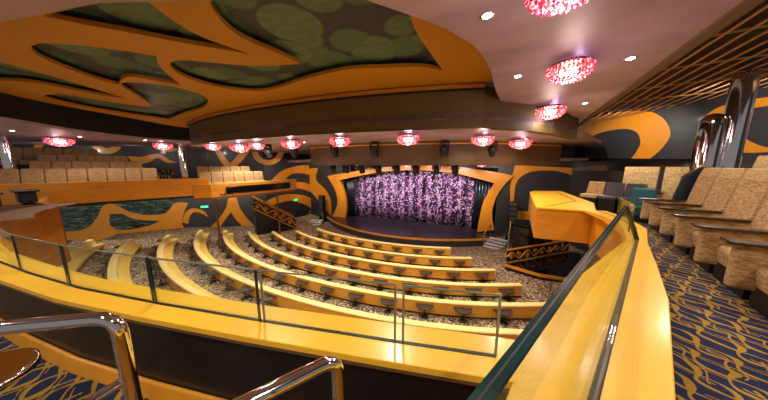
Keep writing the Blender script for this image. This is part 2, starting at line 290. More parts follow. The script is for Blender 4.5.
# sequinned stage curtain
t=NT('sequin_curtain'); vo=t.n('ShaderNodeTexVoronoi'); vo.inputs['Scale'].default_value=10; t.l(t.coord((1,1,1.2)),vo.inputs['Vector'])
sep=t.n('ShaderNodeSeparateColor'); t.l(vo.outputs['Color'],sep.inputs[0])
c=t.ramp(sep.outputs[0],[(0,lin(34,22,44)),(.25,lin(104,64,124)),(.4,lin(216,176,222)),(.7,lin(246,222,246)),(.9,lin(226,130,180))],'CONSTANT')
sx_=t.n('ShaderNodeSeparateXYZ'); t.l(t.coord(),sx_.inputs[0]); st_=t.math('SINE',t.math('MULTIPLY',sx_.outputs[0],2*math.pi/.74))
thr_=t.math('ADD',t.math('MULTIPLY',st_,.26),.56); keep=t.math('LESS_THAN',sep.outputs[1],thr_)  # sparser sequin columns also put dark shade between folds into the colour
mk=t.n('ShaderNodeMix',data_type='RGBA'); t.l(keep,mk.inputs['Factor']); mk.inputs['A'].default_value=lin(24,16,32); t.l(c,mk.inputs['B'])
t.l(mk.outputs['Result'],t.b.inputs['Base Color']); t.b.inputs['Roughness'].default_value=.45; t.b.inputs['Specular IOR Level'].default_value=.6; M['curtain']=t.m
# striped mural panel of the lower side wall
t=NT('striped_mural_panel'); v=t.noise(t.coord((.5,.5,6)),2.2,2,.5,1.2)
t.l(t.ramp(v,[(.44,lin(20,32,32)),(.53,lin(36,62,54)),(.575,lin(140,168,146)),(.6,lin(22,36,36))]),t.b.inputs['Base Color']); t.b.inputs['Roughness'].default_value=.15; t.b.inputs['Coat Weight'].default_value=.5; M['mural_dark']=t.m
# gold scroll on black
t=NT('gold_scroll_panel'); v=t.noise(t.coord((2.2,2.2,2.2)),1.5,1,.5,2.6)
t.l(t.ramp(t.math('ABSOLUTE',t.math('SUBTRACT',v,.5)),[(0,lin(214,162,52)),(.045,lin(190,138,40)),(.06,lin(20,18,16))],'CONSTANT'),t.b.inputs['Base Color']); t.b.inputs['Roughness'].default_value=.3; M['scroll']=t.m
# glowing lamp parts
M['core']=emit('lamp_core_glow',(1,.80,.66,1),14)
M['bead']=emit('red_glass_beads',(1.0,.10,.14,1),1.2)
t=NT('pink_glass_beads'); vo=t.n('ShaderNodeTexVoronoi'); vo.inputs['Scale'].default_value=30; t.l(t.coord(),vo.inputs['Vector']); sep=t.n('ShaderNodeSeparateColor'); t.l(vo.outputs['Color'],sep.inputs[0])
c=t.ramp(sep.outputs[0],[(0,lin(150,10,40)),(.3,lin(226,40,70)),(.6,lin(250,110,130)),(.82,lin(255,200,200))],'CONSTANT'); t.l(c,t.b.inputs['Base Color']); t.l(c,t.b.inputs['Emission Color']); t.b.inputs['Emission Strength'].default_value=.9; t.b.inputs['Roughness'].default_value=.15; M['bead']=t.m
M['down']=emit('downlight_glow',(1,.93,.86,1),45)

# ------------------------------------------------------------------ geometry of the house
RP=D['row_p']
def rowpt(R,a,z=0.):
    e,n=RP[6],RP[7]; s,c=math.sin(R_(a)),math.cos(R_(a)); m=(abs(s)**n+abs(c)**n)**(-1/n)
    return (e*R*m*s, RP[0]-R*m*c, z)
def rowR(k): return RP[1]+RP[2]*(k-1)
def capz(R):
    k=(R-RP[1])/RP[2]; return RP[3]+RP[4]*k+RP[5]*k*k if k>0 else RP[3]
WALLH=.47
def floorz(R,a=0):
    z=capz(R)-WALLH
    if R<RP[1]: z=max(-3.5,z-.2*(RP[1]-R))
    if abs(a)>36.5: z=min(z,-2.62)
    return z
# main floor
mb=MB(); Rs=[3+.6*i for i in range(33)]; As=[-84+3*i for i in range(57)]
vs=[rowpt(R,a,floorz(R,a)) for R in Rs for a in As]; n=len(As)
mb.add(vs,[(i*n+j,i*n+j+1,(i+1)*n+j+1,(i+1)*n+j) for i in range(len(Rs)-1) for j in range(n-1)])
struct(mb.build('floor',M['floorbrown']))
# stage
def front(x): return 13.0+.055*x*x
sx=[-7.2+.6*i for i in range(25)]
mb=MB(); mb.prism([(x,front(x)) for x in sx]+[(7.2,20),(-7.2,20)],-3.62,-3.02)
st=struct(mb.build('floor_stage',M['stagefloor']))
mb=MB(); mb.sweep([(x,front(x),-3.02) for x in sx],[(.02,-.10),(.02,.02),(-.05,.02),(-.05,-.10)]); mb.build('stage_edge_trim',M['trim'],st)
# balcony floor in two sections, carpeted
slot_rear=[(-3.6,.80),(-2.4,.52),(-1,.37),(1.0,.33),(2.05,.41),(2.83,.5),(3.6,.64),(4.37,.8),(5.13,.97),(5.60,1.08),(5.95,1.15)]
mb=MB(); mb.prism([(x,y-.06) for x,y in slot_rear]+[(5.55,.3),(4.85,-1.2),(3.6,-2.2),(-3.6,-2.2)],-.25,0)
struct(mb.build('floor_balcony_rear',M['carpet']))
sd=Vector((.4417,.8972)); sn=Vector((.8972,-.4417))     # along and across the right parapet
def sp(t,o=0): 
    q=Vector((5.443,0.0))+sd*t+sn*o; return (q.x,q.y)
mb=MB(); mb.prism([sp(-1.6,.1),sp(4.15,.1),(8.25,7),(9.5,12.4),(12.2,12.2),(14.2,4),(9,-1.5)],-.25,0)
struct(mb.build('floor_balcony_right',M['carpet']))

# ---- rear parapet: fascia, dark inner panel, ledge, base trim
def ribbon(name,path,prof,mat,parent=None,bev=0):
    mb=MB(); mb.sweep(path,prof); return mb.build(name,mat,parent,bev)
p3=[(x,y,0) for x,y in slot_rear]
par=struct(ribbon('wall_balcony_rear',p3,[(.09,-1.05),(.09,.545),(-.075,.545),(-.075,-1.05)],M['darkpanel']))
ribbon('parapet_fascia',p3,[(.12,-1.05),(.12,.545),(.092,.545),(.092,-1.05)],M['orange'],par)
ribbon('ledge_underside_strip',p3,[(.135,.547),(.135,.562),(-.125,.562),(-.125,.547)],M['bronze'],par)
ribbon('ledge',p3,[(.135,.563),(.135,.599),(-.125,.599),(-.125,.563)],M['ledge'],par,.004)
ribbon('glass_channel',p3[:-1],[(.009,.6),(.009,.603),(-.009,.603),(-.009,.6)],M['black'],par)
struct(ribbon('baseboard_rear',p3,[(-.077,.0),(-.077,.10),(-.10,.10),(-.13,.0)],M['trim'],None,.01))
# ---- right parapet, running past the camera's foot
rstat=[(-1.6,.20,.205),(.7,.20,.205),(1.3,.27,.205),(2.4,.25,.21),(3.2,.17,.155),(4.06,.075,.085)]   # along, outer width, inner width
rpath=[sp(q[0])+(0,) for q in rstat]
par2=struct(ribbon('wall_balcony_right',rpath,[[(o-.03,-.5),(o-.03,.55),(-i_+.04,.55),(-i_+.04,-.5)] for _,o,i_ in rstat],M['orange']))
ribbon('ledge',rpath,[[(o,.551),(o,.6),(-i_,.6),(-i_,.551)] for _,o,i_ in rstat],M['ledge'],par2,.006)
ribbon('glass_channel',[rpath[0],rpath[-1]],[(.016,.6),(.016,.604),(-.016,.604),(-.016,.6)],M['black'],par2)
ribbon('channel_gasket',[sp(-1.6,.004)+(0,),sp(1.9,.004)+(0,)],[(.006,.604),(.006,.608),(-.006,.608),(-.006,.604)],M['grey'],par2)
# parapet continues, turning to the stage box
bpath=[sp(4.06)+(0,),(7.72,4.75,0),(7.95,5.8,0),(8.0,6.9,0)]
par3=struct(ribbon('wall_balcony_side',bpath,[(.05,-.5),(.05,.38),(-.06,.38),(-.06,-.5)],M['orange']))
ribbon('ledge',bpath,[[(.08+.06*i,.381),(.08+.06*i,.58-.05*i),(-.09-.03*i,.58-.05*i),(-.09-.03*i,.381)] for i in range(4)],M['ledge'],par3,.006)
ribbon('glass_channel',bpath,[[(.012,.58-.05*i),(.012,.584-.05*i),(-.012,.584-.05*i),(-.012,.58-.05*i)] for i in range(4)],M['black'],par3)
# stage box on the right
bx=[(6.8,6.95),(8.0,6.95),(8.45,8.4),(8.5,11.7),(7.45,11.3),(7.25,10.9)]
mb=MB(); mb.prism(bx,-.44,.36); box=struct(mb.build('wall_box_right',M['orange'],None,.03))
def grow(poly,k):
    c=Vector((sum(p[0] for p in poly)/len(poly),sum(p[1] for p in poly)/len(poly)))
    return [tuple(c+(Vector(p)-c)*k) for p in poly]
mb=MB(); mb.prism(grow(bx,1.015),.361,.41); mb.build('box_ledge',M['ledge'],box,.01)
mb=MB(); mb.sweep([(7.0,7.1,.41),(8.1,8.6,.41),(8.2,11.0,.41)],[(.012,0),(.012,.006),(-.012,.006),(-.012,0)]); mb.build('glass_channel',M['black'],box)
# ---- left corner of the horseshoe and its return
lpath=[(-3.3,.74,0),(-4.0,.86,0),(-4.7,1.12,0),(-5.3,1.52,0),(-5.75,1.92,0)]
cor=struct(ribbon('wall_balcony_corner',lpath,[(.10,-1.35),(.10,.36),(-.12,.36),(-.12,-1.35)],M['orange_shaded']))
ribbon('ledge',lpath,[(.12,.361),(.12,.40),(-.5,.40),(-.5,.361)],M['bronze'],cor,.006)
mb=MB(); mb.prism([(-5.75,1.95),(-5.2,1.45),(-4.0,.8),(-5.6,.2),(-7.2,.9),(-7.0,1.9)],.30,.36); mb.build('counter_top',M['brass'],cor)
mb=MB(); mb.sweep([(-5.70,1.93,0),(-6.6,1.75,0),(-8.6,2.3,0)],[(.06,-1.35),(.06,.36),(-.06,.36),(-.06,-1.35)]); mb.build('return_panel',M['row_wood'],cor)
mb=MB(); mb.tube([(-5.8,1.95,-1.35),(-5.8,1.95,.36)],.10,14); mb.build('corner_post',M['brass'],cor)
# left wing parapet and box
wd=Vector((.4,.917)); wn=Vector((.917,-.4))
def wp(t,o=0): 
    q=Vector((-9.4,1.6))+wd*t+wn*o; return (q.x,q.y)
mb=MB(); mb.sweep([wp(-1)+(0,),wp(5.6)+(0,)],[(.12,.02),(.12,.86),(-.06,.86),(-.06,.02)]); wing=struct(mb.build('wall_wing_left',M['orange'],None,.02))
mb=MB(); mb.sweep([wp(-1)+(0,),wp(5.6)+(0,)],[(.14,-.06),(.14,.018),(-.10,.018),(-.10,-.06)]); mb.build('wing_soffit_strip',M['black'],wing)
mb=MB(); mb.prism([wp(-1),wp(5.0),(-6.6,7.0),(-6.0,11.4),(-8.9,11.6),wp(5.6,-4.5),wp(-1,-7)],-.02,.05); struct(mb.build('floor_balcony_left',M['carpet']))
lb=[(-7.35,6.1),(-6.75,6.6),(-6.1,9.3),(-5.9,11.0),(-6.1,11.5),(-6.4,11.5),(-6.35,10.9),(-6.55,9.3),(-7.2,6.9),(-7.6,6.5)]
mb=MB(); mb.prism(lb,-.12,.5); lbox=struct(mb.build('wall_box_left',M['orange'],None,.03))
mb=MB(); mb.prism(grow(lb,1.004),.501,.56); mb.build('box_ledge',M['trim'],lbox,.012)
mb=MB(); mb.sweep([(-6.56,7.2,0),(-6.03,9.3,0),(-5.87,10.7,0)],[(.0,.03),(.0,.40),(-.03,.36),(-.03,.06)]); mb.build('recessed_band',M['blackgloss'],lbox)
mb=MB(); mb.prism(grow(lb,1.0),-.2,-.121); mb.build('box_soffit',M['bronze'],lbox)

# ------------------------------------------------------------------ glass panels
def glass_panel(a,b,z0,z1,label,group=None,edge=.007,th=.012,topmat='greengl',lean=0,sidemat='greengl'):
    a=Vector(a);b=Vector(b); c=(a+b)/2; d=(b-a); L=d.length
    root=empty('glass_panel',(c.x,c.y,z0),math.atan2(d.y,d.x)); tag(root,label,'glass panel',group); root.rotation_euler=(lean,0,math.atan2(d.y,d.x))
    mb=MB(); mb.box(-L/2,L/2,-th/2,th/2,0,z1-z0-.004); mb.build('pane',M['glass'],root)
    mb=MB(); mb.box(-L/2,L/2,-edge,edge,z1-z0-.004,z1-z0+.004); mb.build('top_edge',M[topmat],root)
    for s in (-1,1):
        mb=MB(); mb.box(s*L/2-.006,s*L/2+.006,-edge,edge,0,z1-z0); mb.build('side_edge',M[sidemat],root)
    return root
def interp(path,x):
    for (x0,y0),(x1,y1) in zip(path,path[1:]):
        if x0<=x<=x1: return (x,y0+(y1-y0)*(x-x0)/(x1-x0))
cuts=[(-.9,1.86,'glass panel leftmost in view on the rear parapet ledge'),(1.875,2.66,'glass panel on rear ledge in front of the brown balcony corner'),(2.68,3.55,'glass panel on rear ledge in front of the far left seat rows'),(3.57,4.35,'glass panel on rear ledge, left of the middle glass joint'),(4.38,5.13,'glass panel on rear ledge above the second chrome handrail'),(5.17,5.60,'short glass panel on rear ledge next to the thick side glass')]
for x0,x1,lb_ in cuts:
    glass_panel(interp(slot_rear,x0),interp(slot_rear,x1),.601,.915,lb_,None,.0025 if x0>4 else .005,.008,'glassedge',0,'glassedge' if x0>4 else 'greengl')
# the thick side glass seen along its top edge
g=glass_panel(sp(.12),sp(4.04),.606,1.022,'long thick glass panel with green top edge on the right ledge',None,.021,.024,'tealglass',-R_(18.5))
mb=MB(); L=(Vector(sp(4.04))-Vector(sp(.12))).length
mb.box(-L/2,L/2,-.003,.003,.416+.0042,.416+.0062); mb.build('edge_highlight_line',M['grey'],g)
for a,b,lb_ in (((7.40,4.2),(7.70,4.8),'glass panel at the bend of the right balcony ledge'),((7.76,4.95),(7.95,5.85),'glass panel on side ledge in front of the grey box seats')):
    glass_panel(a,b,.57,.86,lb_)

# ------------------------------------------------------------------ main floor rows
ordn=['first','second','third','fourth','fifth','sixth','seventh','eighth','ninth']
def arc(R,a0,a1,z,n): return [rowpt(R,a0+(a1-a0)*i/n,z) for i in range(n+1)]
for k in range(1,10):
    R=rowR(k); z=capz(R); a0,a1=D['row_ends'][k-1]; mid=rowpt(R,(a0+a1)/2,z-WALLH)
    root=empty('banquette',mid); tag(root,f'curved cream banquette with honey wood back, {ordn[k-1]} row from the stage','bench','curved banquette rows on the main floor')
    off=lambda pts:[(x-mid[0],y-mid[1],zz-mid[2]) for x,y,zz in pts]
    n=36; path=off(arc(R,a0,a1,z,n))
    mb=MB(); mb.sweep(path,[(.03,-WALLH+.06),(.03,-.05),(-.05,-.05),(-.05,-WALLH+.06)]); mb.build('back_panel',M['row_wood'],root)
    mb=MB(); mb.sweep(path,[(.16,-WALLH+.22),(.12,-.04),(.031,-.04),(.031,-WALLH+.22)]); mb.build('backrest',M['cream'],root)
    mb=MB(); mb.sweep(path,[(.40,-WALLH+.10),(.41,-WALLH+.20),(.38,-WALLH+.225),(.14,-WALLH+.219),(.10,-WALLH+.10)]); mb.build('seat_cushion',M['cream2'],root)
    mb=MB(); mb.sweep(path,[(.10,-.05),(.11,-.02),(.08,.0),(-.05,.0),(-.075,-.02),(-.07,-.05)]); mb.build('cap',M['cream'],root)
    mb=MB(); mb.sweep(path,[(.36,-WALLH+.004),(.36,-WALLH+.10),(-.04,-WALLH+.10),(-.04,-WALLH+.004)]); mb.build('plinth',M['black'],root)
def nth(n):
    w=['first','second','third','fourth','fifth','sixth','seventh','eighth','ninth','tenth','eleventh','twelfth','thirteenth','fourteenth','fifteenth','sixteenth','seventeenth','eighteenth','nineteenth','twentieth']
    if n<=20: return w[n-1]
    t={2:'twenty',3:'thirty'}[n//10]
    return t+'-'+w[n%10-1] if n%10 else {20:'twentieth',30:'thirtieth'}[n]
def floor_table():
    mb=MB(); pl=[(.25*math.cos(R_(a)),.0-.25*math.sin(R_(a))) for a in range(0,181,15)]+[(-.27,.04),(.27,.04)]
    mb.prism(pl,.30,.325); mb.m=1
    mb.lathe([(.022,.015),(.022,.30)],(0,-.1,0),8); mb.lathe([(.11,0),(.11,.015),(.03,.03)],(0,-.1,0),12)
    return mb.mesh('cocktail_table',[M['tabledark'],M['black']])
ftm=floor_table()
for k,(n,lst) in enumerate(D['tables'],1):
    R=rowR(k)
    for (i,a) in lst:
        o=bpy.data.objects.new('cocktail_table',ftm); COL.objects.link(o)
        p=rowpt(R+.095,a,0); q=rowpt(R-1,a,0); o.location=(p[0],p[1],floorz(R+.1)+.012); o.rotation_euler=(0,0,math.atan2(q[1]-p[1],q[0]-p[0])-math.pi/2)
        tag(o,f'small half-round dark table, {nth(i+1)} from left end, behind {ordn[k-1]} banquette row from the stage','table','half-round tables behind the banquette rows')

# ------------------------------------------------------------------ ceilings
dome_out=[(-4.6,1.1),(-5.3,1.9),(-5.8,2.8),(-6.2,3.8),(-6.8,5.0),(-7.0,6.0),(-6.4,6.3),(-5.8,5.8)]+[rowpt(17.35,a)[:2] for a in (-19,-14,-9,-4,0,4,9,14,19,21)]+[(6.9,5.0),(6.8,1.5),(5.5,-1.0),(-2.5,-1.0),(-3.8,.2)]
I4=Matrix.Translation((0,0,3.20))
dome=struct(plate('ceiling_dome',dome_out,D['dome_holes'],.06,I4,M['dome']))
mb=MB(); mb.prism([(-7.5,-1.5),(7.5,-1.5),(7.5,6.2),(-7.5,6.2)],3.30,3.36); mb.build('leaf_panel',M['leaf'],dome)
# curved fascia below the dome's stage side
fp=[rowpt(17.35,a,0) for a in (-19.5,-17,-14,-11,-8,-5,-2,0,2,5,8,11,14,17,19.5)]+[(6.45,6.35,0),(7.0,7.1,0),(7.5,8.0,0),(7.95,8.7,0)]
fp=[(-6.05,6.3,0)]+fp
fas=struct(ribbon('trim_1',fp,[(0,2.28),(0,3.10),(.16,3.16),(.16,2.28)],M['fascia']))
ribbon('fascia_lip',fp[1:16],[(-.05,3.06),(-.05,3.155),(.12,3.155),(.12,3.06)],M['dome'],fas,.02)
ribbon('shadow_gap',fp[1:16],[(-.055,3.03),(-.055,3.055),(.1,3.055),(.1,3.03)],M['black'],fas)
ribbon('light_strip',fp,[(-.01,2.262),(-.01,2.279),(.06,2.279),(.06,2.262)],M['brass'],fas)
# pink ceiling strip over the right and rear balcony
pink_in=[(-4.4,.2),(-2,.15),(-.1,.4),(1.18,.69),(2.44,.97),(3.5,1.4),(4.51,1.85),(4.75,2.14),(4.89,2.31),(5.06,2.54),(5.29,2.97),(5.4,3.37),(5.49,3.85),(5.59,4.87),(5.75,5.9),(6.4,6.45)]
pk=pink_in+[(7.2,7.2),(7.6,8.1),(8.1,8.9),(8.45,11.4),(7.4,3.2),(6.9,-2.2),(-6,-2.2)]
mb=MB(); mb.prism(pk,2.85,2.98); pc=struct(mb.build('ceiling',M['pink']))
mb=MB(); mb.sweep([(6.9,-2.2,2.85),(7.4,3.2,2.85),(8.45,11.4,2.85)],[(.02,-.03),(.02,.85),(-.10,.85),(-.10,-.03)]); struct(mb.build('trim_2',M['bronze']))
# left ceiling strip with black riser up to the dome
li=[(-4.65,1.1),(-5.4,1.85),(-6.3,2.6),(-6.95,3.6),(-7.4,4.7),(-7.3,6.3),(-6.3,6.9)]
mb=MB(); mb.prism(li+[(-6,7.6),(-9,12.4),(-18.5,2.6),(-18,-2),(-4.6,-2)],2.55,2.62); lc=struct(mb.build('ceiling_left',M['pink']))
mb=MB(); mb.sweep([(x,y,0) for x,y in li],[(0,2.621),(-.05,3.5),(.12,3.5),(.12,2.621)]); mb.build('riser_band',M['riser'],lc)
# ceiling over the front of the house, header over the stage
mb=MB(); mb.prism([p[:2] for p in fp]+[(10.4,14.0),(9.8,16.9),(-9.5,16.9),(-10.5,12)],2.46,2.6); struct(mb.build('ceiling_front',M['pink']))
hp=[(-2.9,9.6,0),(-2.8,9.3,0),(-2.5,9.15,0)]+[rowpt(13.0,a,0) for a in (-8,-5,0,5,10,15,20,25,28)]+[(8.6,12.8,0)]
hd=struct(ribbon('trim_3',hp,[(0,1.5),(0,2.459),(.25,2.459),(.25,1.5)],M['header']))
ribbon('header_top_strip',hp,[(-.03,2.33),(-.03,2.385),(.0,2.385),(.0,2.33)],M['mural'],hd,.01)
ribbon('header_bottom_strip',hp,[(-.02,1.485),(-.02,1.5),(.25,1.5),(.25,1.485)],M['brass'],hd)
mb=MB(); mb.prism([(-7.5,12.2)]+[(p[0],p[1]+.26) for p in hp]+[(10,14.0),(9.5,16.9),(-8.5,16.9)],1.72,1.82); struct(mb.build('ceiling_stage',M['pink']))
# slatted ceiling at the right
mb=MB(); mb.prism([(6.9,-2.2),(7.5,3.2),(8.5,11.4),(10.2,17.0),(14.6,4),(12,-3)],3.9,4.0); struct(mb.build('ceiling_void',M['voidm']))
mb=MB()
u0=Vector((7.4,3.2)); ud=Vector((1.05,8.2)).normalized(); un=Vector((ud.y,-ud.x))
for i in range(22):
    o=.10+.26*i; a=u0+un*o-ud*6; b=u0+un*o+ud*14
    mb.sweep([(a.x,a.y,3.58),(b.x,b.y,3.58)],[(.02,0),(.02,.02),(-.02,.02),(-.02,0)])
for j in range(12):
    a=u0+ud*(-5+1.6*j); b=a+un*6
    mb.sweep([(a.x,a.y,3.63),(b.x,b.y,3.63)],[(.012,0),(.012,.03),(-.012,.03),(-.012,0)])
struct(mb.build('ceiling_slats',M['slat']))

# ------------------------------------------------------------------ walls with painted swirls
def wall(name,P,Q,z0,z1,mat,side,th=.2):
    P=Vector(P);Q=Vector(Q); d=(Q-P); L=d.length; d.normalize(); n=Vector((-d.y,d.x))*side    # n points into the room
    mb=MB(); a=P-n*th; b=Q-n*th
    mb.prism([tuple(P),tuple(Q),tuple(b),tuple(a)],z0,z1); o=struct(mb.build(name,mat))
    Mx=basis((P.x+n.x*.006,P.y+n.y*.006,0),(d.x,d.y,0),(0,0,1),(n.x,n.y,0))
    return o,Mx
def ring_flip(l): return l
wr,Mr=wall('wall_right',(10.0,16.5),(14.6,3.98),-4,4.0,M['slate'],-1)
plate('mural_swirl',D['wr_ring'],[],.012,Mr,M['mural'],wr)
plate('mural_swirl',D['wr_ring2_o'],[D['wr_ring2_i']],.012,Mr,M['mural'],wr)
wn_=plate('window_1',D['wr_win'],[],.02,Mr,M['blackgloss'],None,1); struct(wn_)
ws,Ms=wall('wall_stage_left',(-10,16.3),(-5.6,16.3),-4,2.7,M['slate'],-1)
plate('mural_swirl',D['ws_b'],[],.014,Ms,M['mural'],ws)
wsr,Msr=wall('wall_stage_right',(6.3,16.3),(10.1,16.3),-4,2.7,M['slate'],-1)
Ms2=Ms
plate('mural_swirl',D['ws_d'],[],.012,Ms2,M['mural'],wsr); plate('mural_swirl',D['ws_e'],[],.012,Ms2,M['mural'],wsr)
pf=struct(plate('trim_4',D['ws_frame'],[],.25,Ms@Matrix.Translation((0,0,.13)),M['mural'],None,2))
mb=MB(); mb.box(-5.6,6.3,16.5,16.7,1.3,2.7); struct(mb.build('wall_above_stage',M['black']))
mb=MB(); mb.box(-9,9,19.6,19.8,-4,2.7); struct(mb.build('wall_back',M['black']))
wl,Ml=wall('wall_left',(-17.5,1.7),(-9.5,11.8),-4,2.6,M['slate'],-1)
plate('mural_swirl',D['wl_x'],[D['wl_leaf']],.012,Ml,M['mural'],wl); plate('mural_swirl',D['wl_a'],[],.012,Ml,M['mural'],wl); plate('mural_swirl',D['wl_ringb'],[],.012,Ml,M['mural'],wl)
for o_,i_ in D['wl_rings']: plate('mural_ring',o_,[i_],.012,Ml,M['mural'],wl,2)
for q in ('wl_swirl','wl_arch','wl_v'): plate('mural_swirl',D[q],[],.012,Ml,M['mural'],wl)
# striped glossy panels low on the left wall
Pm=Vector((-17.5,1.7)); dm=(Vector((-9.5,11.8))-Pm); Lm=dm.length; dm.normalize()
mb=MB(); mb.box(.5,7.6,-3.6,.02,-.012,.004,Ml); mb.build('striped_panel',M['mural_dark'],wl)
wl2,Ml2=wall('wall_left_front',(-9.5,11.8),(-9.3,16.3),-4,2.6,M['slate'],-1)
for q in ('w2_a','w2_c','w2_d'): plate('mural_swirl',D[q],[],.012,Ml2,M['mural'],wl2)
struct(plate('door_1',D['w2_door'],[],.03,Ml2,M['navy'],None,1))
# ------------------------------------------------------------------ stage curtain
root=empty('stage_curtain',(0,17.2,-3.02)); tag(root,'pink and violet sequinned curtain hanging across the stage','curtain')
mb=MB(); mb.smooth=True; nx=220; W=5.7
prof=[]
for i in range(nx+1):
    x=-W+2*W*i/nx; prof.append((x,.12*math.sin(x*2*math.pi/.62)+.03*math.sin(x*9.1)))
vs=[(x,y,z) for z in (.02,1.4,2.8,4.5) for x,y in prof]; n=nx+1
mb.add(vs,[(r*n+i,r*n+i+1,(r+1)*n+i+1,(r+1)*n+i) for r in range(3) for i in range(nx)])
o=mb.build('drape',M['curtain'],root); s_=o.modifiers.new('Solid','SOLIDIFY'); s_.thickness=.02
mb=MB(); mb.tube([(-W,0,4.52),(W,0,4.52)],.04,8); mb.build('curtain_track',M['black'],root)
# dark masking legs beside the curtain
for x0,x1,lb_ in ((-5.55,-4.75,'dark blue masking drape at the left edge of the stage'),(4.9,6.1,'dark masking drape at the right edge of the stage')):
    r2=MB(); pr=[(x0+(x1-x0)*i/24, 16.75+.05*math.sin(i*1.6)) for i in range(25)]
    vs=[(x,y,z) for z in (-3.0,1.3) for x,y in pr]; r2.smooth=True; r2.add(vs,[(i,i+1,26+i,25+i) for i in range(24)])
    o=r2.build('masking_drape',M['navy']); tag(o,lb_,'drape'); s_=o.modifiers.new('Solid','SOLIDIFY'); s_.thickness=.02

# ------------------------------------------------------------------ things at the stage
def steps(name,c,rz,n,w,rise,run,label,frm='chrome'):
    root=empty(name,c,rz); tag(root,label,'steps')
    for i in range(n):
        mb=MB(); mb.box(-w/2,w/2,i*run,(i+1)*run,(i+1)*rise-.05,(i+1)*rise); mb.build('tread',M['whiteplastic'],root,.008)
        mb=MB(); mb.box(-w/2+.02,w/2-.02,(i+1)*run-.03,(i+1)*run,i*rise,(i+1)*rise-.05); mb.build('riser',M['metalblack'],root)
    for s in (-1,1):
        mb=MB(); mb.prism([(-.02,0),(n*run,0),(n*run,n*rise),(n*run-.1,n*rise),(-.02,.08)],-.02,.02,Matrix.Translation((s*(w/2+.025),0,0))@Matrix.Rotation(R_(90),4,'X')@Matrix.Rotation(R_(90),4,'Y') if False else basis((s*(w/2+.025),0,0),(0,1,0),(0,0,1),(1,0,0)))
        mb.build('stringer',M[frm],root)
        mb=MB(); mb.tube([(s*(w/2+.025),.05,.08),(s*(w/2+.025),.05,.8),(s*(w/2+.025),n*run-.1,n*rise+.8),(s*(w/2+.025),n*run-.1,n*rise)],.02,8); mb.build('handrail',M['chrome'],root)
    return root
steps('stage_steps',(6.15,14.05,-3.4),R_(-22),4,1.0,.105,.28,'white nosed steps with chrome rails at right end of the stage')
steps('stage_steps',(-6.6,13.35,-3.4),R_(20),4,1.0,.105,.28,'chrome railed steps at left end of the stage')
def speaker_tower(x,y,z,label,n=7):
    root=empty('speaker_tower',(x,y,z)); tag(root,label,'loudspeaker')
    mb=MB(); mb.box(-.3,.3,-.25,.25,0,.5); mb.build('base_cabinet',M['black'],root,.02)
    for i in range(n):
        mb=MB(); mb.prism([(-.22,.2),(.22,.2),(.26,-.18),(-.26,-.18)],.53+i*.3,.53+i*.3+.27); b=mb.build('speaker_box',M['metalblack'],root,.015)
        mb=MB(); mb.box(-.2,.2,-.2,-.182,.56+i*.3,.77+i*.3); mb.build('grille',M['grey'],b)
speaker_tower(7.2,15.6,-3.3,'black stacked loudspeaker tower right of the stage'); speaker_tower(-7.3,15.5,-3.4,'black stacked loudspeaker tower left of the stage',6)
# glossy dark booth below the right box
root=empty('control_booth',(7.9,13.4,-3.0)); tag(root,'glossy black rounded booth under the right box','booth')
mb=MB(); pr=[(.95*math.cos(a/14*math.pi*2),.7*math.sin(a/14*math.pi*2)) for a in range(14)]; mb.prism(pr,0,1.45); mb.build('body',M['blackgloss'],root,.08,3)
mb=MB(); mb.prism([(x*1.04,y*1.04) for x,y in pr],1.45,1.52); mb.build('rim',M['metalblack'],root,.02)
mb=MB(); mb.tube([(-1.0,-.25,0),(-1.0,-.25,1.6)],.04,10); mb.build('pole',M['chrome'],root)
# black ramp platform with gold edge and scroll balustrade
dk=[(6.56,10.7),(7.76,10.2),(8.9,10.25),(9.9,10.9),(10.0,13.6),(9.64,13.6)]
mb=MB(); mb.prism(dk,-3.3,-2.8); plat=struct(mb.build('floor_ramp',M['blackgloss']))
mb=MB(); mb.sweep([(x,y,-2.8) for x,y in dk[:3]],[(.03,-.10),(.03,.01),(-.04,.01),(-.04,-.10)]); mb.build('platform_edge',M['mural'],plat)
def balustrade(a,b,za,zb,h,label,th=.05):
    a=Vector(a);b=Vector(b); d=b-a; L=d.length; root=empty('scroll_balustrade',(a.x,a.y,za),math.atan2(d.y,d.x)); tag(root,label,'balustrade')
    dz=zb-za; Bs=basis((0,th/2,0),(1,0,0),(0,0,1),(0,-1,0))
    mb=MB(); mb.prism([(0,0.05),(L,dz+.05),(L,dz+h),(0,h)],0,th,Bs); mb.build('panel',M['black'],root)
    # gold scrolls: a travelling wave with curls, standing proud on both faces
    for face in (-1,1):
        mb=MB(); n=90; pts=[]
        y_=face*(th/2+.008)
        wl_=.95
        for i in range(n+1):
            s=L*i/n; pts.append((s,y_,dz*s/L+h*.52+h*.27*math.sin(s*2*math.pi/wl_)))
        mb.tube(pts,.035,6)
        for q in range(int(L/wl_*2)):
            c=wl_*(q+.5)/2; up=1 if q%2 else -1; zc=dz*c/L+h*.52+up*h*.1
            mb.tube([(c+.16*math.exp(-a_/5)*math.cos(a_+q*2),y_,zc+h*.24*math.exp(-a_/5)*math.sin(a_+q*2)) for a_ in [j*.45 for j in range(20)]],.026,5)
        mb.build('scroll',M['mural'],root)
    mb=MB(); mb.prism([(0,h),(L,dz+h),(L,dz+h+.06),(0,h+.06)],-.02,th+.02,Bs); mb.build('handrail',M['trim'],root)
    mb=MB(); mb.prism([(0,0),(L,dz),(L,dz+.05),(0,.05)],-.02,th+.02,Bs); mb.build('base_rail',M['trim'],root)
    return root
balustrade((6.62,10.85),(9.55,13.6),-2.79,-2.79,.55,'gold scroll balustrade on the black platform below the right box')
